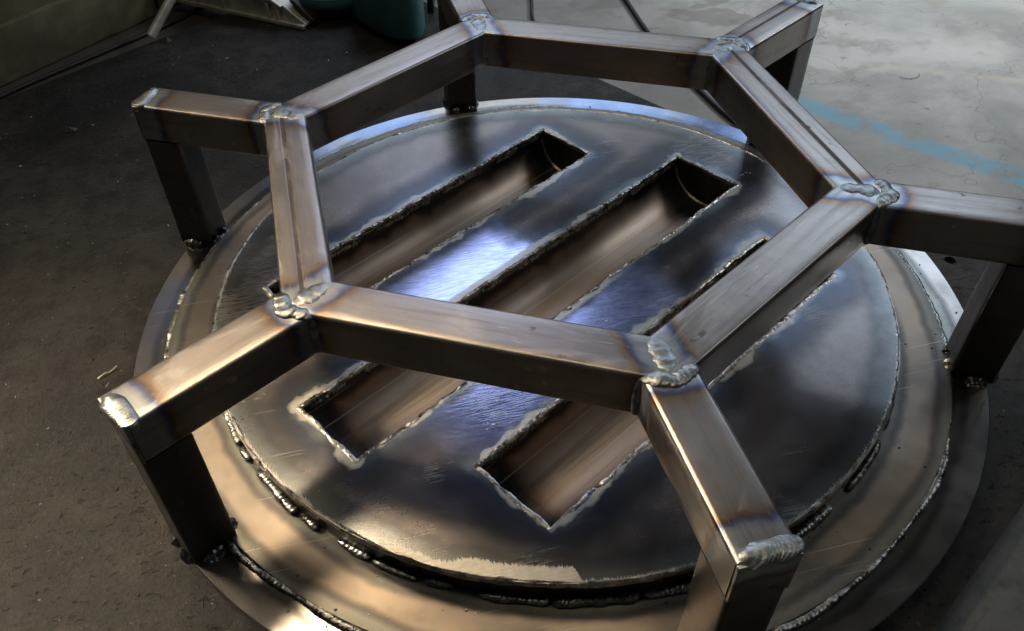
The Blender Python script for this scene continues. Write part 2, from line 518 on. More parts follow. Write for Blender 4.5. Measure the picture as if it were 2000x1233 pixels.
# ------------------------------------------------------------------ object helpers
def link_mesh(name, verts, faces, mat, parent=None, loc=(0, 0, 0), rotz=0.0, smooth=True, sharp=40):
    me = bpy.data.meshes.new(name)
    me.from_pydata([tuple(v) for v in verts], [], faces)
    bm = bmesh.new()
    bm.from_mesh(me)
    bmesh.ops.recalc_face_normals(bm, faces=bm.faces)
    if smooth:
        for f in bm.faces:
            f.smooth = True
        for e in bm.edges:
            if len(e.link_faces) == 2 and e.calc_face_angle(0) > R(sharp):
                e.smooth = False
    bm.to_mesh(me)
    bm.free()
    me.materials.append(MAT[mat])
    o = bpy.data.objects.new(name, me)
    COL.objects.link(o)
    o.parent = parent
    o.location = loc
    o.rotation_euler = (0, 0, rotz)
    return o


def tag(o, label=None, cat=None, group=None, kind=None):
    for k, q in (('label', label), ('category', cat), ('group', group), ('kind', kind)):
        if q:
            o[k] = q
    return o


def empty(name, loc):
    o = bpy.data.objects.new(name, None)
    COL.objects.link(o)
    o.location = loc
    o.empty_display_size = 0.05
    return o


def sweep(path, rs, ru, n=8, up=Vector((0, 0, 1)), closed=False, chevron=0.0, zmax=None):
    """lumpy bead: path points, side radius and up radius as functions of the index"""
    vs, fs = [], []
    m_ = len(path)
    for i, p in enumerate(path):
        a = path[i - 1] if (i or closed) else path[i]
        b = path[(i + 1) % m_] if (i < m_ - 1 or closed) else path[i]
        t = (b - a).normalized()
        s = t.cross(up).normalized()
        w = s.cross(t).normalized()
        k1, k2 = rs(i), ru(i)
        for j in range(n):
            f = 2 * math.pi * j / n
            q = p + s * (k1 * math.cos(f)) + w * (k2 * math.sin(f)) + t * (chevron * k1 * (math.sin(f) if math.sin(f) > 0 else 0))
            if zmax is not None and q.z > zmax:
                q.z = zmax + 0.15 * (q.z - zmax)
            vs.append(q)
    last = m_ if closed else m_ - 1
    for i in range(last):
        i2 = (i + 1) % m_
        for j in range(n):
            j2 = (j + 1) % n
            fs.append((i * n + j, i2 * n + j, i2 * n + j2, i * n + j2))
    if not closed:
        fs.append(tuple(range(n - 1, -1, -1)))
        fs.append(tuple((m_ - 1) * n + j for j in range(n)))
    return vs, fs


def nz(p, f, seed=0.0):
    return noise.noise(Vector(p) * f + Vector((seed, seed * 1.7, seed * 0.3)))


def bead_obj(name, path, mat, parent, rs=0.005, ru=0.004, amp=0.35, ripple=0.18, period=0.004, n=8, up=Vector((0, 0, 1)), closed=False,
             chevron=0.6, zmax=None, taper=True, seed=0.0, freq=90):
    L = [0.0]
    for a, b in zip(path, path[1:]):
        L.append(L[-1] + (b - a).length)
    tot = L[-1]

    def k(i):
        f = 1 + amp * nz(path[i], freq, seed) + amp * 0.7 * nz(path[i], freq * 2.7, seed + 9) + ripple * math.sin(2 * math.pi * L[i] / period)
        if taper and not closed:
            q = min(L[i], tot - L[i]) / (1.2 * rs)
            f *= math.sqrt(max(0.03, min(1, q)))
        return max(0.08, f)
    vs, fs = sweep(path, lambda i: rs * k(i), lambda i: ru * k(i), n, up, closed, chevron, zmax)
    return link_mesh(name, vs, fs, mat, parent, loc=(0, 0, -BASE))


def circle_path(r, z, n, a0=0, a1=360, wob=0.0, seed=0):
    full = abs(a1 - a0) >= 359.9
    out = []
    for i in range(n if full else n + 1):
        a = R(a0 + (a1 - a0) * i / n)
        p = DC + Vector((math.cos(a) * r, math.sin(a) * r, z))
        if wob:
            q = wob * nz(p, 14, seed)
            p += Vector((math.cos(a), math.sin(a), 0)) * q
        out.append(p)
    return out


def polyline(pts, step, wob=0.0, seed=0.0):
    out = []
    for a, b in zip(pts, pts[1:]):
        k = max(2, int((b - a).length / step))
        for i in range(k):
            out.append(a.lerp(b, i / k))
    out.append(pts[-1].copy())
    if wob:
        out = [p + Vector((nz(p, 60, seed), nz(p, 60, seed + 5), 0)) * wob for p in out]
    return out


def prism(name, outline, z0, z1, mat, parent=None, loc=(0, 0, 0), rotz=0, bev=0.0):
    """upright prism from an xy outline"""
    bm = bmesh.new()
    vs = [bm.verts.new((x, y, z0)) for x, y in outline]
    f = bm.faces.new(vs)
    q = bmesh.ops.extrude_face_region(bm, geom=[f])
    for v in q['geom']:
        if isinstance(v, bmesh.types.BMVert):
            v.co.z = z1
    bmesh.ops.recalc_face_normals(bm, faces=bm.faces)
    if bev:
        bmesh.ops.bevel(bm, geom=[e for e in bm.edges if e.calc_face_angle(0) > R(30)], offset=bev, segments=2, affect='EDGES', profile=0.5)
    me = bpy.data.meshes.new(name)
    bm.to_mesh(me)
    bm.free()
    me.materials.append(MAT[mat])
    for p in me.polygons:
        p.use_smooth = True
    me.set_sharp_from_angle(angle=R(32))
    o = bpy.data.objects.new(name, me)
    COL.objects.link(o)
    o.parent = parent
    o.location = loc
    o.rotation_euler = (0, 0, rotz)
    return o


def disc_obj(name, r, z0, z1, mat, parent, n=256, bev=0.0012, r_in=0.385):
    """flat ring plate with softened rim"""
    prof = [(r_in, z1), (r - bev, z1), (r - bev * 0.3, z1 - bev * 0.3), (r, z1 - bev), (r, z0 + bev), (r - bev, z0), (r_in, z0)]
    k = len(prof)
    vs, fs = [], []
    for i in range(n):
        a = 2 * math.pi * i / n
        for q, z in prof:
            vs.append(DC + Vector((math.cos(a) * q, math.sin(a) * q, z)))
    for i in range(n):
        j = (i + 1) % n
        for m_ in range(k):
            m2 = (m_ + 1) % k
            fs.append((i * k + m_, j * k + m_, j * k + m2, i * k + m2))
    return link_mesh(name, vs, fs, mat, parent, loc=(0, 0, -BASE), sharp=10)


# ------------------------------------------------------------------ the setting: floor and wall
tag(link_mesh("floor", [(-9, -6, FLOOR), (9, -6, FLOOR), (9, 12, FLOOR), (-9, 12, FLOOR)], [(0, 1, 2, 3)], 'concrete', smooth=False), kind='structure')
WA = R(39.5)
wall = tag(empty("wall", (-0.69, 1.032, FLOOR)), "grimy dark plaster wall with a low concrete kerb behind the steel sheet", "wall")
kb = prism("kerb", [(-3, 0), (2.2, 0), (2.2, 0.16), (-3, 0.16)], 0, 0.105, 'kerb', wall, rotz=WA, bev=0.006)
pn = prism("panel", [(-3, 0.012), (2.2, 0.012), (2.2, 0.16), (-3, 0.16)], 0.1052, 0.45, 'wallmat', wall, rotz=WA)

# ------------------------------------------------------------------ steel sheet on the floor
def sheet():
    u0, u1, v0, v1 = -1.75, 0.5155, -0.5485, 1.112
    bm = bmesh.new()
    def ring(pts):
        v = [bm.verts.new(p) for p in pts]
        return [bm.edges.new((v[i], v[(i + 1) % len(v)])) for i in range(len(v))]
    ed = ring([U * u0 + V * v0, U * u1 + V * v0, U * u1 + V * v1, U * u0 + V * v1])
    for hx, hy, hr in ((0.560, -0.045, 0.0075), (0.607, -0.018, 0.004)):
        ed += ring([Vector((hx + hr * math.cos(2 * math.pi * i / 20), hy + hr * math.sin(2 * math.pi * i / 20), 0)) for i in range(20)])
    bmesh.ops.triangle_fill(bm, use_beauty=True, use_dissolve=False, edges=ed)
    q = bmesh.ops.extrude_face_region(bm, geom=bm.faces[:])
    for v in q['geom']:
        if isinstance(v, bmesh.types.BMVert):
            v.co.z = -0.012
    bmesh.ops.recalc_face_normals(bm, faces=bm.faces)
    me = bpy.data.meshes.new("steel_sheet")
    bm.to_mesh(me)
    bm.free()
    me.materials.append(MAT['sheet'])
    o = bpy.data.objects.new("steel_sheet", me)
    COL.objects.link(o)
    o.location = (0, 0, BASE)
    return tag(o, "large dirty dark steel sheet lying flat under the round welded pit", "steel sheet")


sheet()

# ------------------------------------------------------------------ the welded pit
pit = tag(empty("fire_pit", (0, 0, BASE)), "welded bare steel fire pit, hexagonal tube frame over a round slotted plate", "fire pit")
ZO = (0, 0, -BASE)
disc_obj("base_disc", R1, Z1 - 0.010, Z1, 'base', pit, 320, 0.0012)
disc_obj("middle_disc", R2, Z1 - 0.002, Z2, 'mid', pit, 300, 0.001)


def top_plate():
    bm = bmesh.new()
    def ring(pts):
        v = [bm.verts.new(p) for p in pts]
        return [bm.edges.new((v[i], v[(i + 1) % len(v)])) for i in range(len(v))]
    n = 240
    ed = ring([DC + Vector((R3 * math.cos(2 * math.pi * i / n), R3 * math.sin(2 * math.pi * i / n), 0)) for i in range(n)])
    for u0, u1, v0, v1 in SLOTS:
        pts = polyline([U * a + V * b for a, b in ((u0, v0), (u1, v0), (u1, v1), (u0, v1), (u0, v0))], 0.01)[:-1]
        ed += ring(pts)
    bmesh.ops.triangle_fill(bm, use_beauty=True, use_dissolve=False, edges=ed)
    q = bmesh.ops.extrude_face_region(bm, geom=bm.faces[:])
    for v in q['geom']:
        if isinstance(v, bmesh.types.BMVert):
            v.co.z = -0.007
    bmesh.ops.recalc_face_normals(bm, faces=bm.faces)
    me = bpy.data.meshes.new("top_plate")
    bm.to_mesh(me)
    bm.free()
    me.materials.append(MAT['plate'])
    o = bpy.data.objects.new("top_plate", me)
    COL.objects.link(o)
    o.parent = pit
    o.location = ZO
    return o


tp = top_plate()
# band under the plate
n = 240
vs, fs = [], []
for i in range(n):
    a = 2 * math.pi * i / n
    d = Vector((math.cos(a), math.sin(a), 0))
    for r_, z_ in ((R3 - 0.003, -0.0068), (R3 - 0.003, Z2 - 0.001), (R3 - 0.009, Z2 - 0.001), (R3 - 0.009, -0.0068)):
        vs.append(DC + d * r_ + Vector((0, 0, z_)))
for i in range(n):
    j = (i + 1) % n
    for k in range(4):
        k2 = (k + 1) % 4
        fs.append((i * 4 + k, j * 4 + k, j * 4 + k2, i * 4 + k2))
link_mesh("drum_band", vs, fs, 'wall', pit, loc=ZO)

# beads of the discs
bead_obj("rim_weld", circle_path(R3 - 0.0012, -0.0038, 1700, wob=0.002, seed=2), 'ground_weld', pit, rs=0.0028, ru=0.0044, amp=0.25, ripple=0.03,
         closed=True, zmax=0.0008, seed=3, freq=50)
bead_obj("disc_weld", circle_path(R2 + 0.001, Z1 + 0.0015, 2400, wob=0.005, seed=4), 'weld', pit, rs=0.0040, ru=0.0032, amp=0.40, ripple=0.05,
         period=0.005, closed=True, seed=6, freq=42)
a = 0.0
rng = random.Random(11)
while a < 358:
    span = rng.uniform(3.0, 12.0)
    if a + span > 359:
        span = 359 - a
    bead_obj("band_weld", circle_path(R3 + 0.001, Z2 + 0.003, max(6, int(span * 7)), a, a + span, wob=0.003, seed=a), 'weld', pit,
             rs=rng.uniform(0.0035, 0.0055), ru=rng.uniform(0.003, 0.0048), amp=0.38, ripple=0.05, period=0.0050, seed=a, freq=48, chevron=0.9)
    a += span + (rng.uniform(0.3, 1.0) if rng.random() < 0.6 else rng.uniform(1.5, 4.5))


# spatter: small beads thrown round the welds
rg = random.Random(21)
sv, sf = [], []
for _ in range(240):
    a = rg.uniform(0, 2 * math.pi)
    if rg.random() < 0.6:
        r_ = R2 + rg.choice((-1, 1)) * (0.004 + abs(rg.gauss(0, 0.010)))
        z_ = Z2 if r_ < R2 else Z1
    else:
        r_ = R3 + 0.006 + abs(rg.gauss(0, 0.012))
        z_ = Z2
    q = 0.0005 + 0.0010 * rg.random() ** 3
    c = DC + Vector((math.cos(a) * r_, math.sin(a) * r_, z_ + q * 0.3))
    b = len(sv)
    for ring, (rr, zz) in enumerate(((1.0, -0.4), (0.92, 0.35), (0.45, 0.85))):
        for j in range(6):
            t = math.pi * j / 3 + ring * 0.3
            sv.append(c + Vector((math.cos(t) * q * rr, math.sin(t) * q * rr, zz * q)))
    for ring in range(2):
        for j in range(6):
            j2 = (j + 1) % 6
            sf.append((b + ring * 6 + j, b + ring * 6 + j2, b + ring * 6 + 6 + j2, b + ring * 6 + 6 + j))
    sf.append(tuple(b + 12 + j for j in range(6)))
sp = link_mesh("spatter", sv, sf, 'weld', pit, loc=ZO)
sp['kind'] = 'stuff'


# troughs under the slots
def trough(s):
    u0, u1, v0, v1 = s
    vc, hw = (v0 + v1) / 2, (v1 - v0) / 2 + 0.0015
    th = 0.003
    dep = 0.014
    prof = [(hw, -0.0075), (hw, -dep * 0.75)] + [(hw * math.cos(R(-q)), -dep + (0.0595 - dep) * math.sin(R(-q))) for q in range(0, 181, 9)] + [(-hw, -dep * 0.75), (-hw, -0.0075)]
    outer = [(y * (hw + th) / hw, z - th * (1 if z < -dep else 0)) for y, z in reversed(prof)]
    loop = prof + outer
    L = u1 - u0 + 0.003
    xs = [L * i / 60 for i in range(61)]
    k = len(loop)
    vs = [Vector((x, y, z)) for x in xs for y, z in loop]
    fs = []
    for i in range(len(xs) - 1):
        for j in range(k):
            j2 = (j + 1) % k
            fs.append((i * k + j, (i + 1) * k + j, (i + 1) * k + j2, i * k + j2))
    org = U * (u0 - 0.0015) + V * vc
    o = link_mesh("trough", vs, fs, 'trough', pit, loc=org + Vector(ZO), rotz=A30, sharp=50)
    at = o.data.attributes.new('tint_dist', 'FLOAT', 'POINT')
    for i, v in enumerate(o.data.vertices):
        at.data[i].value = min(v.co.x, L - v.co.x)
    for x0 in (-0.0045, L + 0.0005):
        cp = [(y * 0.999, z) for y, z in [(hw, -0.0072)] + prof[1:-1] + [(-hw, -0.0072)]]
        cv = [Vector((x0, y, z)) for y, z in cp] + [Vector((x0 + 0.004, y, z)) for y, z in cp]
        kk = len(cp)
        cf = [tuple(range(kk)), tuple(range(2 * kk - 1, kk - 1, -1))] + [(j, (j + 1) % kk, kk + (j + 1) % kk, kk + j) for j in range(kk)]
        link_mesh("end_cap", cv, cf, 'cap', o, smooth=False)
        xx = 0.001 if x0 < 0 else L - 0.001
        pth = []
        for q in range(2, 179, 2):
            pth.append(Vector((xx, hw * 0.985 * math.cos(R(-q)), -dep + (0.0595 - dep) * 0.985 * math.sin(R(-q)))))
        v2, f2 = sweep(pth, lambda i: 0.0028 * (1 + 0.3 * nz(pth[i], 130)), lambda i: 0.0028 * (1 + 0.35 * nz(pth[i], 170, 3)), 6, up=Vector((1, 0, 0)))
        link_mesh("arc_weld", v2, f2, 'arcweld', o)
    # rim bead: lies on the plate edge, partly ground flat
    pts = [U * a_ + V * b_ + Vector((0, 0, -0.0022)) for a_, b_ in ((u0, v0), (u1, v0), (u1, v1), (u0, v1), (u0, v0))]
    pth = polyline(pts, 0.0013, wob=0.0022, seed=u0 * 10)[:-1]
    b = bead_obj("slot_weld", pth, 'ground_weld', pit, rs=0.0030, ru=0.0031, amp=0.38, ripple=0.05, period=0.006, closed=True, zmax=0.0009, seed=u1 * 7, freq=60)
    # fillet bead on the inside wall just under the rim, in runs
    rg = random.Random(int(v0 * 1000) + 77)
    for side in (v0 + 0.0004, v1 - 0.0004):
        x = u0 + 0.01
        while x < u1 - 0.02:
            ln = rg.uniform(0.03, 0.11)
            e = min(x + ln, u1 - 0.008)
            p2 = polyline([U * x + V * side + Vector((0, 0, -0.0095)), U * e + V * side + Vector((0, 0, -0.0095))], 0.0014)
            bead_obj("inner_weld", p2, 'weld', pit, rs=0.0028, ru=0.0042, amp=0.5, ripple=0.25, period=0.006, seed=x, freq=70, n=7)
            x = e + rg.uniform(0.004, 0.03)
    return o


for s in SLOTS:
    trough(s)


# ------------------------------------------------------------------ square tube
def section(w, r=0.0042, k=4, fl=5):
    """closed rounded square in (y, z): top at z = 0"""
    h = w / 2
    c = [(h - r, h - r, 0), (-(h - r), h - r, 90), (-(h - r), -(h - r), 180), (h - r, -(h - r), 270)]
    pts = []
    for i, (cy, cz, a0) in enumerate(c):
        arc = [(cy + r * math.cos(R(a0 + 90 * q / k)), cz + r * math.sin(R(a0 + 90 * q / k))) for q in range(k + 1)]
        pts += arc
        n2 = c[(i + 1) % 4]
        b0 = (n2[0] + r * math.cos(R(n2[2])), n2[1] + r * math.sin(R(n2[2])))
        e0 = arc[-1]
        for q in range(1, fl):
            f = q / fl
            pts.append((e0[0] + (b0[0] - e0[0]) * f, e0[1] + (b0[1] - e0[1]) * f))
    return [(y, z - h) for y, z in pts]


def spaced(n):
    return [0.5 - 0.5 * math.cos(math.pi * i / n) for i in range(n + 1)]


def tube(name, org, ang, x0f, x1f, w, parent, heatf, n=44, seam=0.0):
    sec = section(w)
    k = len(sec)
    ss = spaced(n)
    vs = []
    for s in ss:
        for y, z in sec:
            a_, b_ = x0f(y), x1f(y)
            vs.append(Vector((a_ + (b_ - a_) * s, y, z)))
    fs = []
    for i in range(n):
        for j in range(k):
            j2 = (j + 1) % k
            fs.append((i * k + j, (i + 1) * k + j, (i + 1) * k + j2, i * k + j2))
    fs.append(tuple(range(k)))
    fs.append(tuple(n * k + j for j in range(k)))
    o = link_mesh(name, vs, fs, 'tube', parent, loc=Vector(org) + Vector(ZO), rotz=ang, sharp=35)
    o['seam'] = float(seam)
    at = o.data.attributes.new('tint_dist', 'FLOAT', 'POINT')
    for i, v in enumerate(o.data.vertices):
        at.data[i].value = heatf(v.co)
    return o


HV = [Vector((x, y, H)) for x, y in HEXV]
DIR = [Vector((math.cos(R(90 - 60 * i)), math.sin(R(90 - 60 * i)), 0)) for i in range(6)]
AP = TW / 2
for i in range(6):
    a_, b_ = HV[i], HV[(i + 1) % 6]
    d = (b_ - a_)
    L = d.length
    ang = math.atan2(d.y, d.x)
    t30 = math.tan(R(30))
    # going clockwise the outside of the hexagon is on the left (+y)
    def hf(c, L=L):
        return min(abs(c.x + c.y * t30) * 0.866, abs(L + c.y * t30 - c.x) * 0.866, abs(c.x + 0.004) + max(0, 0.02 - c.y), abs(L + 0.004 - c.x) + max(0, 0.02 - c.y)) - 0.004
    tube("hexagon_bar", a_, ang, lambda y: -y * t30, lambda y, L=L: L + y * t30, TW, pit, hf, seam=1.0 if i in (1, 4) else 0.0)

RJ = lambda i: HEXV[i][0] * DIR[i].x + HEXV[i][1] * DIR[i].y + (AP - AP / 2) / math.cos(R(30))
for i in range(6):
    e = DIR[i]
    tng = Vector((-e.y, e.x, 0))
    ang = math.atan2(e.y, e.x)
    ro = ROUT[i]
    ra = HV[i].x * e.x + HV[i].y * e.y
    lat = HV[i].x * tng.x + HV[i].y * tng.y
    rj = ra + (AP - AP / 2) / math.cos(R(30))
    La = ro - 0.004 - rj
    w2 = TW - 0.0014
    org = e * rj + tng * lat + Vector((0, 0, H - 0.0008))
    def ha(c, La=La):
        return min(c.x - 0.010 + 14 * (c.y * c.y), La - c.x - 0.013)
    tube("arm", org, ang, lambda y: -0.003, lambda y, La=La: La, w2, pit, ha, seam=1.0 if i == 1 else 0.0)
    # end plate closing the arm
    ep = prism("end_plate", [(La + 0.0002, -w2 / 2 + .0006), (La + 0.004, -w2 / 2 + .0006), (La + 0.004, w2 / 2 - .0006), (La + 0.0002, w2 / 2 - .0006)], -w2, -0.0015, 'tube', pit,
               loc=org + Vector(ZO), rotz=ang, bev=0.0006)
    ep['seam'] = 0.0
    at = ep.data.attributes.new('tint_dist', 'FLOAT', 'POINT')
    for q, v in enumerate(ep.data.vertices):
        at.data[q].value = -v.co.z - 0.006
    # leg: vertical tube below the arm end
    hl = (H - 0.0008 - w2 - 0.0002) - Z1
    sec = section(w2 - 0.0012)
    k = len(sec)
    vs, fs = [], []
    nn = 30
    for s in spaced(nn):
        for y, z in sec:
            vs.append(Vector((La + 0.0035 + z, y, -w2 - 0.0002 - hl * s)))
    for q in range(nn):
        for j in range(k):
            j2 = (j + 1) % k
            fs.append((q * k + j, (q + 1) * k + j, (q + 1) * k + j2, q * k + j2))
    fs += [tuple(range(k)), tuple(nn * k + j for j in range(k))]
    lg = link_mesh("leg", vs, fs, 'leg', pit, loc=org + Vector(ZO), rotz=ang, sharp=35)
    lg['seam'] = 0.0
    at = lg.data.attributes.new('tint_dist', 'FLOAT', 'POINT')
    for q, v in enumerate(lg.data.vertices):
        at.data[q].value = 0.012 + min(hl + (v.co.z + w2), 0.2)
    # foot tacks
    rg = random.Random(i + 40)
    foot = e * ro + tng * lat + Vector((0, 0, Z1 + 0.002))
    for q in range(4):
        cx = (-0.001, -0.001, -0.049, -0.049)[q]
        cy = (-0.022, 0.018, 0.020, -0.020)[q]
        c0 = foot + e * cx + tng * cy
        c1 = foot + e * (cx + rg.uniform(-0.004, 0.004)) + tng * (cy * rg.uniform(0.1, 0.55))
        bead_obj("foot_weld", polyline([c0, c1], 0.0012), 'weld', pit, rs=0.0050, ru=0.0065, amp=0.5, ripple=0.2, period=0.005, seed=i * 3 + q, freq=120)
    for q in (-1, 1):
        c0 = foot + e * -0.006 + tng * (0.0245 * q)
        c1 = foot + e * rg.uniform(-0.02, -0.04) + tng * (0.0245 * q)
        bead_obj("foot_weld", polyline([c0, c1], 0.0012), 'weld', pit, rs=0.0045, ru=0.0060, amp=0.5, ripple=0.2, period=0.005, seed=i * 5 + q, freq=120)
    # cap weld over the outer end
    pts = [e * (ro - 0.0075) + tng * (lat + TW * q / 40 * 0.965) + Vector((0, 0, H - 0.0030 - 0.0035 * abs(q / 20) ** 8)) for q in range(-20, 21)]
    pts = polyline(pts, 0.0008)
    bead_obj("cap_weld", pts, 'joint', pit, rs=0.0105, ru=0.0048, amp=0.10, ripple=0.016, period=0.0034, n=18, chevron=1.3, seed=i * 2.3, freq=60)
    # joint welds -------------------------------------------------------
    vi = e * ra + tng * lat
    p0 = vi - e * (AP / math.cos(R(30)) - 0.002) + Vector((0, 0, H - 0.0008))
    p1 = vi + e * (0.016) + Vector((0, 0, H - 0.0008))
    pth = polyline([p0, p0.lerp(p1, 0.5) + tng * 0.0015, p1], 0.0010, wob=0.001, seed=i)
    bead_obj("mitre_weld", pth, 'joint', pit, rs=0.0112, ru=0.0021, amp=0.30, ripple=0.008, period=0.005, n=14, chevron=0.5, seed=i * 1.9, freq=70)
    # inner corner, vertical
    q0 = vi - e * (AP / math.cos(R(30)) - 0.0005)
    pth = polyline([q0 + Vector((0, 0, H - 0.004)), q0 + Vector((0, 0, H - TW + 0.002))], 0.0012)
    bead_obj("corner_weld", pth, 'joint', pit, rs=0.0075, ru=0.0022, amp=0.2, ripple=0.06, up=-e, seed=i * 2.9, n=10, freq=70)
    # across the arm foot: bowed lumpy bead
    pts = []
    for q in range(-24, 25):
        f = q / 24
        pts.append(vi + e * (rj - ra + 0.0145 * (1 - abs(f)) ** 1.0 * 0.95 - 0.001) + tng * (f * TW * 0.5) + Vector((0, 0, H - 0.0008 - 0.003 * abs(f) ** 6)))
    pts = polyline(pts, 0.0008, wob=0.0008, seed=i * 4)
    bead_obj("arm_weld", pts, 'joint', pit, rs=0.0080, ru=0.0028, amp=0.26, ripple=0.008, period=0.0055, n=16, chevron=0.5, seed=i * 3.3, freq=100)
    for q in (-1, 1):
        c = vi + e * (rj - ra) + tng * (q * TW * 0.5)
        pth = polyline([c + Vector((0, 0, H - 0.003)), c + Vector((0, 0, H - TW + 0.003))], 0.0012)
        bead_obj("corner_weld", pth, 'joint', pit, rs=0.0050, ru=0.0035, amp=0.35, ripple=0.12, up=(tng * q + e * 0.6).normalized(), seed=i + q, n=8, freq=100)

# ------------------------------------------------------------------ saw in the back left
SZ = BASE
saw = tag(empty("bench_saw", (-0.19, 0.99, SZ)), "dark teal mitre saw with cast aluminium foot standing at the back of the sheet", "saw")


def saw_part(name, outline, z0, z1, mat, bev=0.004, parent=saw):
    return prism(name, [(x + 0.19, y - 0.99) for x, y in outline], z0, z1, mat, parent, bev=bev)


def rounded(pts, it=3):
    for _ in range(it):
        out = []
        for a, b in zip(pts, pts[1:] + pts[:1]):
            out += [(a[0] * 0.75 + b[0] * 0.25, a[1] * 0.75 + b[1] * 0.25), (a[0] * 0.25 + b[0] * 0.75, a[1] * 0.25 + b[1] * 0.75)]
        pts = out
    return pts


def circ(cx, cy, r, n=48, a0=0, a1=360):
    return [(cx + r * math.cos(R(a0 + (a1 - a0) * i / n)), cy + r * math.sin(R(a0 + (a1 - a0) * i / n))) for i in range(n)]


f0, f1 = Vector((-0.228, 0.936, 0)), Vector((-0.50, 1.172, 0))
fd = (f1 - f0).normalized()
fn = Vector((-fd.y, fd.x, 0))
if fn.y > 0:
    fn = -fn


def foot_quad(a, b, w0, w1):
    p = [f0 + fd * a + fn * w0, f0 + fd * b + fn * w0, f0 + fd * b + fn * w1, f0 + fd * a + fn * w1]
    return [(q.x, q.y) for q in p]


# aluminium foot as side-profile solid with recess and ribs
def side_prism(name, prof, w0, w1, mat, bev=0.002, parent=saw):
    bm = bmesh.new()
    va = [bm.verts.new(f0 + fd * a + fn * w0 + Vector((0.19, -0.99, z))) for a, z in prof]
    f = bm.faces.new(va)
    q = bmesh.ops.extrude_face_region(bm, geom=[f])
    for v in q['geom']:
        if isinstance(v, bmesh.types.BMVert):
            v.co += fn * (w1 - w0)
    bmesh.ops.recalc_face_normals(bm, faces=bm.faces)
    if bev:
        bmesh.ops.bevel(bm, geom=[e for e in bm.edges if e.calc_face_angle(0) > R(20)], offset=bev, segments=2, affect='EDGES', profile=0.5)
    me = bpy.data.meshes.new(name)
    bm.to_mesh(me)
    bm.free()
    me.materials.append(MAT[mat])
    o = bpy.data.objects.new(name, me)
    COL.objects.link(o)
    o.parent = parent
    return o


foot = side_prism("foot", [(0.004, 0), (0.36, 0), (0.36, 0.075), (0.17, 0.070), (0.07, 0.050), (0.018, 0.018), (0.0, 0.008)], -0.045, 0.0, 'alu')
side_prism("flange", [(0.0, 0.0), (0.36, 0), (0.36, 0.009), (0.0, 0.009)], 0.0005, 0.010, 'alu', 0.002, foot)
side_prism("flange", [(0.05, 0.041), (0.075, 0.0535), (0.17, 0.0715), (0.36, 0.0765), (0.36, 0.069), (0.17, 0.064), (0.078, 0.046), (0.055, 0.036)], 0.0005, 0.010, 'alu', 0.0015, foot)
for a in (0.062, 0.085, 0.205, 0.30):
    side_prism("rib", [(a, 0.0092), (a + 0.006, 0.0092), (a + 0.006, 0.042 if a < 0.1 else 0.062), (a, 0.040 if a < 0.1 else 0.061)], 0.0005, 0.009, 'alu', 0.001, foot)
side_prism("toe_cap", [(-0.010, 0.0), (0.004, 0.0), (0.046, 0.046), (0.036, 0.048), (-0.010, 0.013)], -0.040, -0.012, 'black', 0.003)
saw_part("turntable_base", circ(-0.150, 1.062, 0.105), 0.0, 0.022, 'black', 0.004)
saw_part("turntable", circ(-0.150, 1.062, 0.120, 64), 0.0225, 0.050, 'teal', 0.010)
saw_part("table_arm", rounded([(-0.140, 0.935), (-0.082, 0.812), (-0.037, 0.783), (-0.004, 0.80), (0.006, 0.88), (-0.02, 0.98), (-0.055, 1.02), (-0.11, 0.962)]), 0.012, 0.150, 'teal', 0.010)
saw_part("arm_foot", [(-0.120, 0.92), (-0.070, 0.835), (-0.03, 0.83), (-0.03, 0.93), (-0.07, 0.96)], 0.0, 0.0118, 'black', 0.003)
saw_part("motor_housing", circ(-0.20, 1.19, 0.075, 32), 0.062, 0.17, 'teal', 0.014)
saw_part("side_bracket", [(0.022, 0.93), (0.034, 0.925), (0.050, 0.99), (0.038, 0.995)], 0.0, 0.16, 'black', 0.002)

# pipe prop leaning up from the edge of the sheet
def pipe(name, path, r, mat, n=16):
    vs, fs = sweep(path, lambda i: r, lambda i: r, n, up=Vector((0.1, 0.3, 1)).normalized())
    return link_mesh(name, vs, fs, mat)


tag(pipe("metal_pipe", [Vector((-0.537, 0.980, BASE + 0.009)), Vector((-0.455, 1.040, BASE + 0.090)), Vector((-0.33, 1.13, BASE + 0.215))], 0.0095, 'pipe'),
    "slim bright metal pipe leaning up from the back edge of the steel sheet", "pipe")


def smooth_path(pts, n=14):
    out = []
    P = [pts[0]] + pts + [pts[-1]]
    for i in range(1, len(P) - 2):
        for k in range(n):
            t = k / n
            a, b, c, d = P[i - 1], P[i], P[i + 1], P[i + 2]
            out.append(0.5 * ((2 * b) + (c - a) * t + (2 * a - 5 * b + 4 * c - d) * t * t + (3 * b - a - 3 * c + d) * t ** 3))
    out.append(pts[-1])
    return out


FZ = FLOOR + 0.0045
tag(pipe("power_cable", smooth_path([Vector((0.47, 1.25, FZ)), Vector((0.450, 0.92, FZ)), Vector((0.439, 0.768, FZ)), Vector((0.436, 0.62, FZ)), Vector((0.442, 0.52, FZ)),
                                     Vector((0.455, 0.40, FZ)), Vector((0.49, 0.30, FZ))]), 0.0045, 'black', 10),
    "thick black cable running over the pale concrete behind the hexagon's back bar", "cable")
tag(pipe("power_cable", smooth_path([Vector((0.30, 1.3, FZ)), Vector((0.262, 1.0, FZ)), Vector((0.236, 0.888, FZ)), Vector((0.235, 0.80, FZ)), Vector((0.30, 0.70, FZ))]), 0.0035, 'black', 10),
    "thin dark cable on the floor right behind the back left corner of the hexagon", "cable")
wn = Vector((math.sin(WA), -math.cos(WA), 0))
wdv = Vector((math.cos(WA), math.sin(WA), 0))
wo = Vector((-0.69, 1.032, FLOOR))
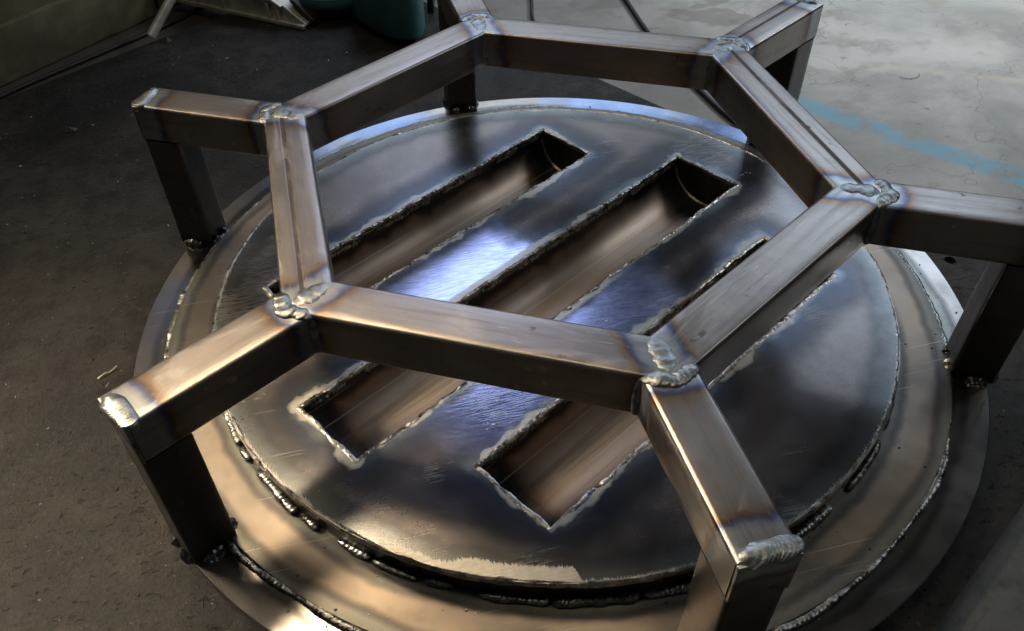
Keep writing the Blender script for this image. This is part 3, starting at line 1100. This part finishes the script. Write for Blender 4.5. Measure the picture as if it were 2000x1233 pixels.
tag(pipe("power_cable", smooth_path([wo + wdv * q + wn * (0.050 + 0.012 * math.sin(q * 9)) + Vector((0, 0, 0.0045)) for q in (-1.2, -0.8, -0.4, -0.2, 0.0, 0.2, 0.5, 0.9)]), 0.0045, 'black', 10),
    "black cable lying along the foot of the dark wall at left", "cable")
wv = wo + wdv * 0.195 + wn * 0.010
tag(pipe("hanging_cable", smooth_path([wv + Vector((0, 0, 0.02)), wv + Vector((0.003, 0, 0.2)), wv + Vector((0, 0, 0.6))]), 0.004, 'black', 8),
    "thin black cable hanging straight down the dark wall left of the pipe", "cable")


# ------------------------------------------------------------------ litter on the sheet and floor
def chip_verts(c, r, rg, el=1.0, rot=0.0, hz=0.35):
    vs = []
    k = 5
    for j in range(k):
        a = 2 * math.pi * j / k + rg.uniform(-0.3, 0.3)
        q = r * rg.uniform(0.6, 1.2)
        x, y = q * math.cos(a) * el, q * math.sin(a)
        vs.append(c + Vector((x * math.cos(rot) - y * math.sin(rot), x * math.sin(rot) + y * math.cos(rot), 0)))
    vs.append(c + Vector((0, 0, r * hz * 2)))
    return vs


def grit(name, mat, n, rmin, rmax, label_seed):
    rg = random.Random(label_seed)
    vs, fs = [], []
    for _ in range(n):
        uu = rg.uniform(-1.2, 0.50)
        vv = rg.uniform(-0.53, 1.05)
        c = U * uu + V * vv
        if (c - DC).length < R1 + 0.008:
            continue
        c.z = BASE + 0.0002
        b = len(vs)
        vs += chip_verts(c, rg.uniform(rmin, rmax) * (rg.random() ** 2 + 0.4), rg, rg.uniform(1, 3.5), rg.uniform(0, 6.3))
        fs += [(b + j, b + (j + 1) % 5, b + 5) for j in range(5)]
    return tag(link_mesh(name, vs, fs, mat, smooth=False), kind='stuff')


tag(grit("metal_grit", 'swarf', 900, 0.0005, 0.0013, 3), "bright metal grit scattered over the dirty steel sheet", "grit")
tag(grit("dark_flakes", 'chip', 1600, 0.0006, 0.0024, 5), "dark flakes of scale scattered over the dirty steel sheet", "flakes")


def curl(name, path, r, mat, label, cat="shaving"):
    vs, fs = sweep(path, lambda i: r * (1 + 0.5 * nz(path[i], 400)), lambda i: r * 0.7, 6)
    return tag(link_mesh(name, vs, fs, mat), label, cat)


c = Vector((-0.556, 0.045, BASE + 0.002))
curl("metal_shaving", smooth_path([c + Vector((-0.012, -0.007, 0)), c + Vector((-0.004, -0.001, 0.001)), c + Vector((0.002, 0.001, 0)), c + Vector((0.010, 0.008, 0.001))], 6), 0.0009, 'swarf',
     "bright crooked shaving lying on the sheet beside the left rim of the pit")
rg = random.Random(5)
c = Vector((-0.665, 0.665, BASE + 0.001))
tag(link_mesh("scale_chip", chip_verts(c, 0.009, rg, 1.5, 0.3), [(j, (j + 1) % 5, 5) for j in range(5)], 'chip', smooth=False), "dark flat chip lying alone on the sheet at far left", "chip")
c = Vector((-0.505, 0.965, BASE + 0.001))
tag(link_mesh("scale_chip", chip_verts(c, 0.008, rg, 1.5, 1.3, 0.6), [(j, (j + 1) % 5, 5) for j in range(5)], 'chip', smooth=False), "small dark lump next to the foot of the leaning pipe", "chip")
c = Vector((0.83, 0.455, FLOOR + 0.0015))
curl("wire_offcut", [c + Vector((0.020 * math.cos(R(a_)), 0.016 * math.sin(R(a_)), 0)) for a_ in range(190, 350, 10)], 0.0005, 'chip',
     "thin curled wire offcut on the pale concrete above the blue line", "wire")
